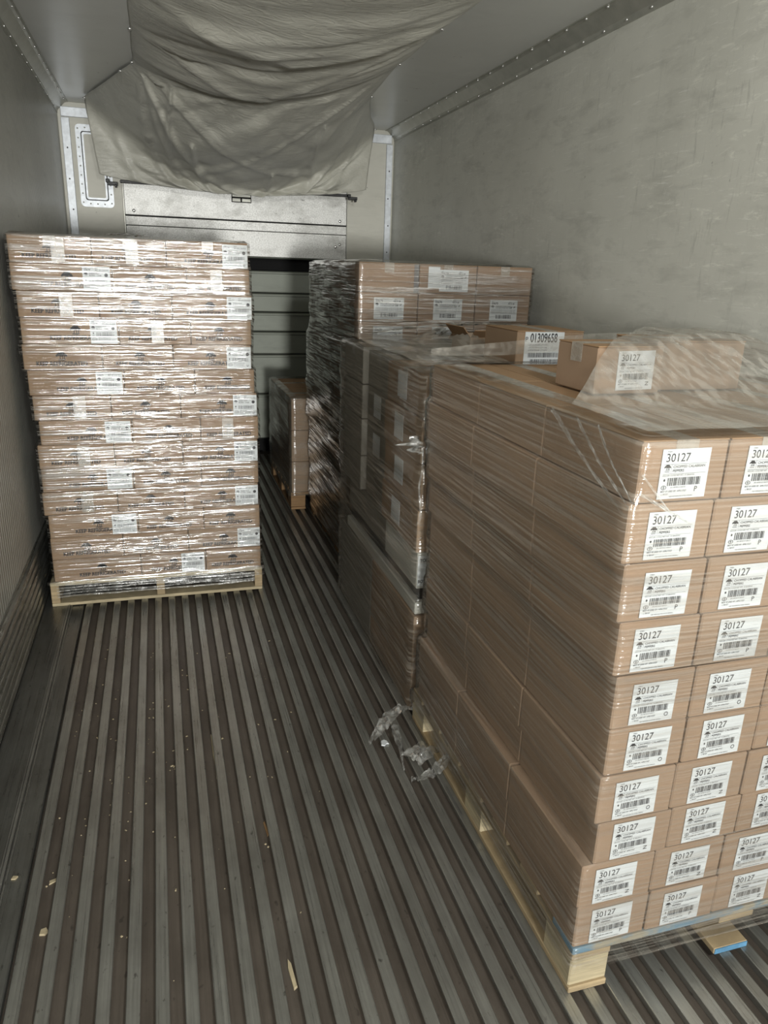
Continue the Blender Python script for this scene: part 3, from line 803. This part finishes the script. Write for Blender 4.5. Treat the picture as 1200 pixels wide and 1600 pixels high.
drape('film_sheet', XC - .004, XC1 - .04, YC0 - .004, YC1 - .01, 1.290, [(1.19, 1.41, 2.79, 3.01, 1.362)], MAT['film_sheet'],
      'rumpled clear film over the top of the middle stack', 8, .5, 60, cut=lambda x, y: ((x - 1.30) ** 2 / .036 + (y - 2.90) ** 2 / .036 < 1) or (x > 1.145 and x < 1.46 and y < 2.64), amp=.010)
# torn film tail and knot hanging in the gap between the stacks
kn = crumple('film_knot', .05, .03, .10, 6, 12, 'film_scrap', (.803, 2.252, .0), 0, None, 'crumpled knot of torn film hanging between the nearest and middle stacks', 'plastic scrap')
kn.location = (.806, 2.20, 1.045); kn.rotation_euler = (0, math.radians(-90), 0)
def ribbon(name, pts, wds, mat, parent=None, label=None, cat=None, seg=10, up=(0, 0, 1), crinkle=.004, seed=0, group=None):
    P = [Vector(p) for p in pts]; fine = []
    for i in range(len(P) - 1):
        p0 = P[max(i - 1, 0)]; p1 = P[i]; p2 = P[i + 1]; p3 = P[min(i + 2, len(P) - 1)]
        for k_ in range(seg):
            t = k_ / seg
            fine.append((.5 * ((2 * p1) + (-p0 + p2) * t + (2 * p0 - 5 * p1 + 4 * p2 - p3) * t * t + (-p0 + 3 * p1 - 3 * p2 + p3) * t ** 3), wds[i] + (wds[i + 1] - wds[i]) * t))
    fine.append((P[-1], wds[-1])); o0 = P[0].copy(); bm = bmesh.new(); rows = []
    for i, (p, wd) in enumerate(fine):
        d = (fine[min(i + 1, len(fine) - 1)][0] - fine[max(i - 1, 0)][0]).normalized(); s = d.cross(Vector(up)).normalized()
        row = []
        for q in range(7):
            u = q / 6 - .5; z = crinkle * (noise.noise(Vector((i * .45, q * .9, seed))) + .5)
            row.append(bm.verts.new(p - o0 + s * wd * u * 2 + Vector(up) * (z if z > 0 else 0)))
        rows.append(row)
    for a, b in zip(rows, rows[1:]):
        for q in range(6): bm.faces.new((a[q], a[q + 1], b[q + 1], b[q]))
    o = mesh_obj(name, from_bm(name, bm, mat, True), parent, o0)
    if label: tagged(o, label, cat, group)
    return o
ribbon('film_tail', [(.803, 2.21, 1.04), (.806, 2.205, .97), (.800, 2.215, .90), (.808, 2.21, .82), (.802, 2.212, .77)], [.006, .003, .003, .004, .006], MAT['film_scrap'], up=(0, -1, 0),
       label='thin strand of torn film hanging below the film knot', cat='plastic scrap', crinkle=.004)

ribbon('film_band', [(.806, 2.185, 1.345), (1.10, 2.262, 1.350), (1.42, 2.285, 1.372), (1.72, 2.30, 1.385)], [.010, .022, .026, .022], MAT['film_sheet'], up=(0, -1, 0),
       label='taut band of clear film stretched across the gap behind the nearest stack', cat='plastic scrap', crinkle=.010, seed=4)
ribbon('film_band', [(.83, 2.96, 1.330), (1.05, 3.10, 1.345), (1.40, 3.29, 1.350), (1.70, 3.35, 1.345)], [.012, .024, .022, .008], MAT['film_scrap'],
       label='gathered shiny band of film crossing the top of the middle stack', cat='plastic scrap', crinkle=.012, seed=6)
nw = bpy.data.objects['stretch_wrap.001']
for k_, (a, b, wd) in enumerate((((.802, 1.40, 1.312), (.800, 1.092, 1.165), .006), ((.802, 1.30, 1.312), (.800, 1.085, 1.185), .004), ((.802, 1.22, 1.312), (.800, 1.082, 1.20), .003))):
    mid = [(a[i] + b[i]) / 2 - (.006 if i == 0 else 0) for i in range(3)]
    ribbon('film_strand', [a, mid, b], [wd, wd * .8, wd * .6], MAT['film_scrap'], nw, up=(-1, 0, 0), crinkle=.003, seed=k_)
for k_, (a, b, wd) in enumerate((((.81, 1.078, 1.215), (.93, 1.074, 1.150), .003), ((.81, 1.078, 1.25), (.88, 1.074, 1.175), .002))):
    ribbon('film_strand', [a, [(a[i] + b[i]) / 2 for i in range(3)], b], [wd, wd, wd * .6], MAT['film_scrap'], nw, up=(0, -1, 0), crinkle=.002, seed=9 + k_)

# ================================================================== FAR RIGHT STACK (50670)
YBk = 3.55; XB = .926; HB = .1365; ZB = 1.618
pallet(.93, 1.84, YBk + .01, 4.728, .120, 'dark wooden pallet under the far right stack of 50670 cartons', 'stringer', ('darkwood', 'darkwood', 'darkwood'))
OB = ['top', 'second', 'third', 'fourth', 'fifth', 'sixth', 'seventh', 'eighth', 'ninth', 'tenth', 'bottom']
for i in range(11):
    zt = ZB - i * HB; zb = zt - HB + .0005
    if i == 10: zb = .121
    wB = .303; dB = .393
    off = [.0, .0, .002, -.015, -.02, -.02, -.018, .0, -.004, .004, .0][i]
    for q in range(3):
        for c in range(3):
            if not (i == 0 or c == 0 or (q == 0 and i < 4)): continue
            a = XB + off + c * (wB + .0015)
            if q == 0 and i < 4:
                lb = (i == 0 and c == 1) or (i == 1) or (i == 2 and c < 2) or (i == 3 and c == 2)
                lab = 'pinkish-brown carton %s, %s layer of far right stack, %s' % ('labelled 50670' if lb else 'without a label', OB[i], ['left', 'middle', 'right'][c])
                r = carton(a, a + wB, YBk, YBk + dB, zb, zt, lab, 'front cartons of the far right stack', 'board_far', i == 0)
                if lb: put_label(r, 'B', {0: .03, 1: .005, 2: .002, 3: .0}[i] - (0.0 if c else .002), -dB / 2 - .0006, .061)
                if i == 0 and c == 0:
                    tp = mesh_obj('tape', box_me('tape', -.012, .012, -.0006, .0004, -.066, .066, MAT['greyink'], 0), r, (.138, -dB / 2 - .001, .067)); tp['label'] = 'dark stripe'
                if i == 0 and c == 1:
                    mesh_obj('label', box_me('label', -.03, .03, -.0006, .0004, -.05, .05, MAT['label'], 0), r, (-.075, -dB / 2 - .0004, .075))
            else:
                row = ['front', 'middle', 'back'][q]
                carton(a, a + wB, YBk + q * (dB + .001), YBk + q * (dB + .001) + dB, zb, zt, 'brown carton on the %s, %s layer of the far right stack, %s row' % (['left side', 'middle', 'right'][c], OB[i], row),
                       'plain cartons of the far right stack', 'board_far', i == 0)
OFB = [.0, .0, .002, -.015, -.02, -.02, -.018, .0, -.004, .004, .0]
prof = stack_prof([(.05, .926, 1.845, YBk, 4.733), (.124, .924, 1.845, YBk, 4.733)],
                  [(ZB - (i + 1) * HB, ZB - i * HB, XB + OFB[i] - .002, XB + OFB[i] + .914) for i in range(11)], YBk - .002, 4.732)
shell('stretch_wrap', prof, MAT['film_b'], 'shiny stretch wrap around the far right stack of 50670 cartons', 12, .10, .009, 44, .018)
bm = bmesh.new(); pts = [(-.08, 0), (-.02, .004), (0, .012), (.02, .003), (.07, .006), (.075, -.006), (.01, -.012), (0, -.022), (-.012, -.010), (-.07, -.006)]
f0 = [bm.verts.new((x, 0, z)) for x, z in pts]; f1 = [bm.verts.new((x, .001, z)) for x, z in pts]
bm.faces.new(f0); bm.faces.new(f1[::-1])
for i in range(len(pts)): j = (i + 1) % len(pts); bm.faces.new((f0[i], f1[i], f1[j], f0[j]))
tagged(mesh_obj('torn_paper', from_bm('torn_paper', bm, MAT['label']), None, (1.66, 3.405, 1.312), (math.radians(-50), 0, 0)), 'ragged strip of white torn paper on the far edge of the middle stack', 'paper')

# ================================================================== LOW STACK at the far end
pallet(.80, 1.80, 4.772, 5.72, .120, 'orange-brown wooden pallet under the low stack by the back wall', 'block', ('darkwood', 'darkwood', 'darkwood'))
zE = [.121, .335, .55, .762]
for i in range(3):
    for q in range(2):
        for c in range(2):
            if c and i < 2: continue
            carton(.805 + c * .49, .805 + c * .49 + .485, 4.775 + q * .47, 4.775 + q * .47 + .465, zE[i], zE[i + 1] - .001,
                   'dull carton, %s layer of the low far stack, %s %s' % (['bottom', 'middle', 'top'][i], ['near', 'far'][q], ['left', 'right'][c]), 'cartons of the low far stack', 'board', i == 2)
shell('stretch_wrap', [(.10, .796, 1.804, 4.768, 5.726), (.4, .80, 1.79, 4.770, 5.72), (.764, .80, 1.79, 4.770, 5.72)], MAT['film_dark'], 'dull stretch wrap around the low stack by the back wall', 15, .05, .01, 30, .02)

# ================================================================== TARPAULIN (air chute)
tp = empty('tarpaulin', (.65, 5.0, HT)); tagged(tp, 'large grey tarpaulin sagging from the ceiling with its end hanging before the back wall', 'tarpaulin')
rowsT = [  # left point, right point, sag depth, sag centre
    ((-.03, 2.2, 2.655), (1.37, 2.0, 2.655), .13, .45), ((-.035, 3.3, 2.655), (1.365, 3.0, 2.655), .13, .45), ((-.05, 3.85, 2.655), (1.35, 3.4, 2.655), .20, .5),
    ((-.05, 4.3, 2.658), (1.34, 3.71, 2.658), .175, .5), ((-.055, 4.65, 2.655), (1.342, 4.05, 2.655), .235, .5), ((-.058, 4.96, 2.658), (1.345, 4.37, 2.658), .185, .5),
    ((-.13, 5.2, 2.655), (1.37, 4.75, 2.655), .29, .5), ((-.22, 5.5, 2.655), (1.417, 5.2, 2.655), .38, .5), ((-.32, 5.82, 2.655), (1.55, 5.7, 2.64), .45, .48),
    ((-.40, 6.09, 2.655), (1.68, 6.06, 2.62), .50, .5), ((-.375, 6.13, 2.40), (1.665, 6.12, 2.40), .30, .5), ((-.347, 6.15, 2.178), (1.649, 6.15, 2.188), .085, .5)]
NU, SEG = 150, 14
def crom(a, b, c, d, t): return .5 * (2 * b + (c - a) * t + (2 * a - 5 * b + 4 * c - d) * t * t + (3 * b - a - 3 * c + d) * t ** 3)
def rowpt(k_, u):
    L, R, s, uc = rowsT[max(0, min(len(rowsT) - 1, k_))]
    p = Vector(L).lerp(Vector(R), u); q = math.sin(math.pi * u) ** .75
    p.z -= s * q
    return p
CR = [(.15, 5.2, .34, 10.9, .05, .018), (.30, 7.0, .45, 10.9, .045, .02), (.62, 8.0, .56, 10.9, .04, .018), (.80, 6.5, .72, 10.9, .045, .02), (.03, 5.2, .50, 9.6, .06, .022), (.04, 5.4, .30, 10.6, .045, .022), (.02, 6.2, .13, 10.8, .04, .018), (.06, 5.1, .74, 8.6, .04, .02), (.05, 5.3, .40, 10.2, .035, .016), (.10, 5.2, .60, 7.6, .03, .02),
      (.97, 5.6, .55, 10.2, .045, .02), (.98, 7.2, .68, 10.6, .045, .02), (.95, 8.4, .82, 10.9, .04, .018), (.98, 9.2, .60, 10.4, .035, .016), (.94, 5.3, .36, 8.2, .03, .02),
      (.05, 2.9, .6, 3.6, .02, .02), (.05, 3.0, .5, 4.3, .02, .02), (.95, 2.9, .5, 3.9, .02, .02), (.96, 1.9, .5, 2.5, .02, .02), (.04, 1.5, .5, 2.3, .02, .02)]
bm = bmesh.new(); grid = []
NR = len(rowsT)
for k_ in range(NR - 1):
    for t in range(SEG + (1 if k_ == NR - 2 else 0)):
        tt = t / SEG; row = []
        for i in range(NU + 1):
            u = i / NU
            p = Vector([crom(rowpt(k_ - 1, u)[c], rowpt(k_, u)[c], rowpt(k_ + 1, u)[c], rowpt(k_ + 2, u)[c], tt) for c in range(3)])
            v = k_ + tt; e = min(1, 6 * min(u, 1 - u)); e2 = min(1, (NR - 1 - v) * .8)
            # folds radiating from the pins: ridged, stretched noise
            if v < 5.3:
                f = .020 * noise.noise(Vector((u * 2.2, v * 3.4 + u * 1.5, 1))) + .010 * noise.noise(Vector((u * 5, v * 8, 4)))
            else:
                a = (u - .08) * 3.2 - (v - 5) * .55; b_ = (1 - u - .05) * 3.2 - (v - 5) * .55
                f = .060 * (abs(noise.noise(Vector((a * 1.7, v * .35, 2)))) - .12) + .050 * (abs(noise.noise(Vector((b_ * 1.7, v * .35, 7)))) - .12) + .016 * noise.noise(Vector((u * 14 + v, v * .9, 5))) + .006 * noise.noise(Vector((u * 34, v * 3, 9)))
            for (ua, va, ub, vb, am, wd) in CR:
                du, dv = ub - ua, (vb - va) / 6; q_ = max(0, min(1, ((u - ua) * du + (v - va) / 6 * dv) / (du * du + dv * dv)))
                dd = math.hypot(u - ua - du * q_, ((v - va) / 6 - dv * q_)); f += am * (1 - .4 * q_) * math.exp(-(dd / (wd * .8 * (.45 + q_))) ** 2)
            p.y -= f * e * .7 * (1 if v > 5.3 else 0); p.z -= f * e * (1 if v < 5.3 else .5) * max(.25, e2)
            p.z = min(p.z, 2.658)
            row.append(bm.verts.new(p - tp.location))
        grid.append(row)
for a, b in zip(grid, grid[1:]):
    for i in range(NU): bm.faces.new((a[i], a[i + 1], b[i + 1], b[i]))
cl = mesh_obj('cloth', from_bm('cloth', bm, MAT['tarp'], True), tp)
md = cl.modifiers.new('s', 'SOLIDIFY'); md.thickness = .002
def local(p): return Vector(p) - tp.location
for p in ((-.05, 3.3, 2.655), (-.05, 4.3, 2.655), (-.058, 4.96, 2.655), (-.13, 5.2, 2.655), (-.4, 6.08, 2.65), (1.34, 3.71, 2.655), (1.345, 4.37, 2.655), (1.417, 5.2, 2.655), (1.36, 3.1, 2.655), (1.68, 6.04, 2.61)):
    mesh_obj('pin', RV2, tp, local(p) - Vector((0, 0, .004)))
rod = box_me('rod', -.86, .86, -.012, .012, -.01, .01, MAT['black'], .003)
mesh_obj('rod', rod, tp, local((.65, 6.19, 2.138)))
for x in (-.262, 1.545):
    bm = bmesh.new(); bm_box(bm, -.035, .035, -.02, .02, -.012, .012, .003); bm_box(bm, -.045, -.02, -.025, .025, .005, .03, .003); bm_box(bm, .015, .03, -.02, .02, -.025, .0, .003)
    mesh_obj('clip', from_bm('clip', bm, MAT['black']), tp, local((x, 6.17, 2.118)))

# ================================================================== debris on the floor
ribbon('film_scrap', [(.832, 2.215, .03), (.78, 2.225, .035), (.72, 2.19, .03), (.66, 2.13, .012), (.618, 2.09, .004)], [.006, .016, .028, .016, .002], MAT['film_scrap'],
       label='long torn strip of clear film reaching from the pallet across the floor', cat='plastic scrap', crinkle=.022, seed=3, group='film scraps on the floor')
ribbon('film_scrap', [(.735, 2.17, .012), (.725, 2.10, .006), (.715, 2.03, .004), (.70, 1.96, .004), (.695, 1.93, .003)], [.014, .014, .006, .003, .002], MAT['film_scrap'],
       label='thin dangling tail of film crossing the floor ridges', cat='plastic scrap', crinkle=.012, seed=5, group='film scraps on the floor')
crumple('film_scrap', .11, .075, .035, 11, 14, 'film_scrap', (.772, 1.985, .012), .5, None, 'crumpled ball of clear film on the floor beside the nearest stack', 'plastic scrap', 'film scraps on the floor')
ribbon('film_scrap', [(.858, 1.945, .025), (.81, 1.90, .016), (.76, 1.875, .010), (.70, 1.872, .003)], [.006, .022, .018, .003], MAT['film_scrap'],
       label='pointed strip of clear film lying against the foot of the nearest stack', cat='plastic scrap', crinkle=.02, seed=8, group='film scraps on the floor')
def chip(name, pts, th, loc, mat, label, cat, group=None, rz=0.0, tilt=0.0):
    bm = bmesh.new(); a = [bm.verts.new((x, y, 0)) for x, y in pts]; b = [bm.verts.new((x * .9, y * .95, th)) for x, y in pts]; n = len(pts)
    bm.faces.new(a[::-1]); bm.faces.new(b)
    for i in range(n): j = (i + 1) % n; bm.faces.new((a[i], a[j], b[j], b[i]))
    return tagged(mesh_obj(name, from_bm(name, bm, MAT[mat]), None, loc, (tilt, 0, rz)), label, cat, group)
chip('paper_scrap', [(-.014, -.012), (-.003, -.018), (.006, -.008), (.015, -.010), (.012, .008), (.002, .016), (-.010, .010)], .004, (.675, 2.095, .002), 'label', 'small white torn paper scrap beside the film strip on the floor', 'paper')
chip('wood_splinter', [(-.007, -.13), (.006, -.125), (.009, -.06), (.003, -.03), (.008, .02), (.006, .115), (-.005, .12), (-.008, .0), (-.004, -.06)], .006, (.100, 2.21, GZ + .001), 'palewood', 'long pale wood splinter lying in a floor groove', 'wood splinter', rz=.02)
chip('wood_splinter', [(-.006, -.04), (.004, -.035), (.006, .03), (.001, .045), (-.005, .02)], .005, (.215, 1.315, GZ + .001), 'palewood', 'short jagged splinter in a groove near the bottom of the picture', 'wood splinter', rz=.1)
chip('wood_splinter', [(-.004, -.03), (.004, -.02), (.003, .035), (-.003, .03)], .004, (.222, 1.81, GZ + .001), 'darkwood', 'small dark splinter in a groove in the middle of the floor', 'wood splinter', rz=.1)
chip('wood_chip', [(-.010, -.008), (.004, -.011), (.011, -.002), (.005, .010), (-.008, .007)], .006, (-.365, 1.592, GZ + .0005), 'palewood', 'largest pale wood chip in the groove near the left edge', 'wood chip')
chip('wood_chip', [(-.008, -.004), (.004, -.006), (.009, .003), (-.004, .006)], .004, (-.458, 1.77, -.0035), 'palewood', 'pale chip lying on the flat plate by the left edge of the floor', 'wood chip')
chip('wood_chip', [(-.016, -.006), (.014, -.004), (.017, .003), (-.012, .005)], .004, (-.36, 1.76, GZ + .0005), 'palewood', 'elongated chip in the first groove from the left', 'wood chip', rz=.4)
chip('film_bit', [(-.012, -.014), (.004, -.02), (.012, -.002), (.006, .016), (-.009, .012)], .008, (-.272, 2.53, GZ + .0005), 'film_scrap', 'shiny bit of plastic in a groove in front of the left stack', 'plastic scrap')
# fine sawdust and crumbs nobody could count
bm = bmesh.new(); rnd = random.Random(3)
for i in range(110):
    k_ = int(rnd.triangular(0, 14, 1)); x = -.3985 + .0637 * k_ + .0318 + rnd.uniform(-.014, .014); y = rnd.triangular(1.3, 3.3, 2.3)
    s = rnd.uniform(.0008, .0026); a = rnd.uniform(0, 3); l = s * rnd.choice((1, 1, 2.2))
    ca, sa = math.cos(a), math.sin(a)
    q = [(-l, -s), (l, -s), (l, s), (-l, s)]
    lo = [bm.verts.new((x + u * ca - v * sa, y + u * sa + v * ca, GZ + .0003)) for u, v in q]; hi = [bm.verts.new((x + .7 * (u * ca - v * sa), y + .7 * (u * sa + v * ca), GZ + s)) for u, v in q]
    bm.faces.new(hi)
    for e in range(4): g_ = (e + 1) % 4; bm.faces.new((lo[e], lo[g_], hi[g_], hi[e]))
tagged(mesh_obj('sawdust', from_bm('sawdust', bm, MAT['palewood'])), 'scattered pale sawdust and crumbs in the floor grooves', 'sawdust', kind='stuff')
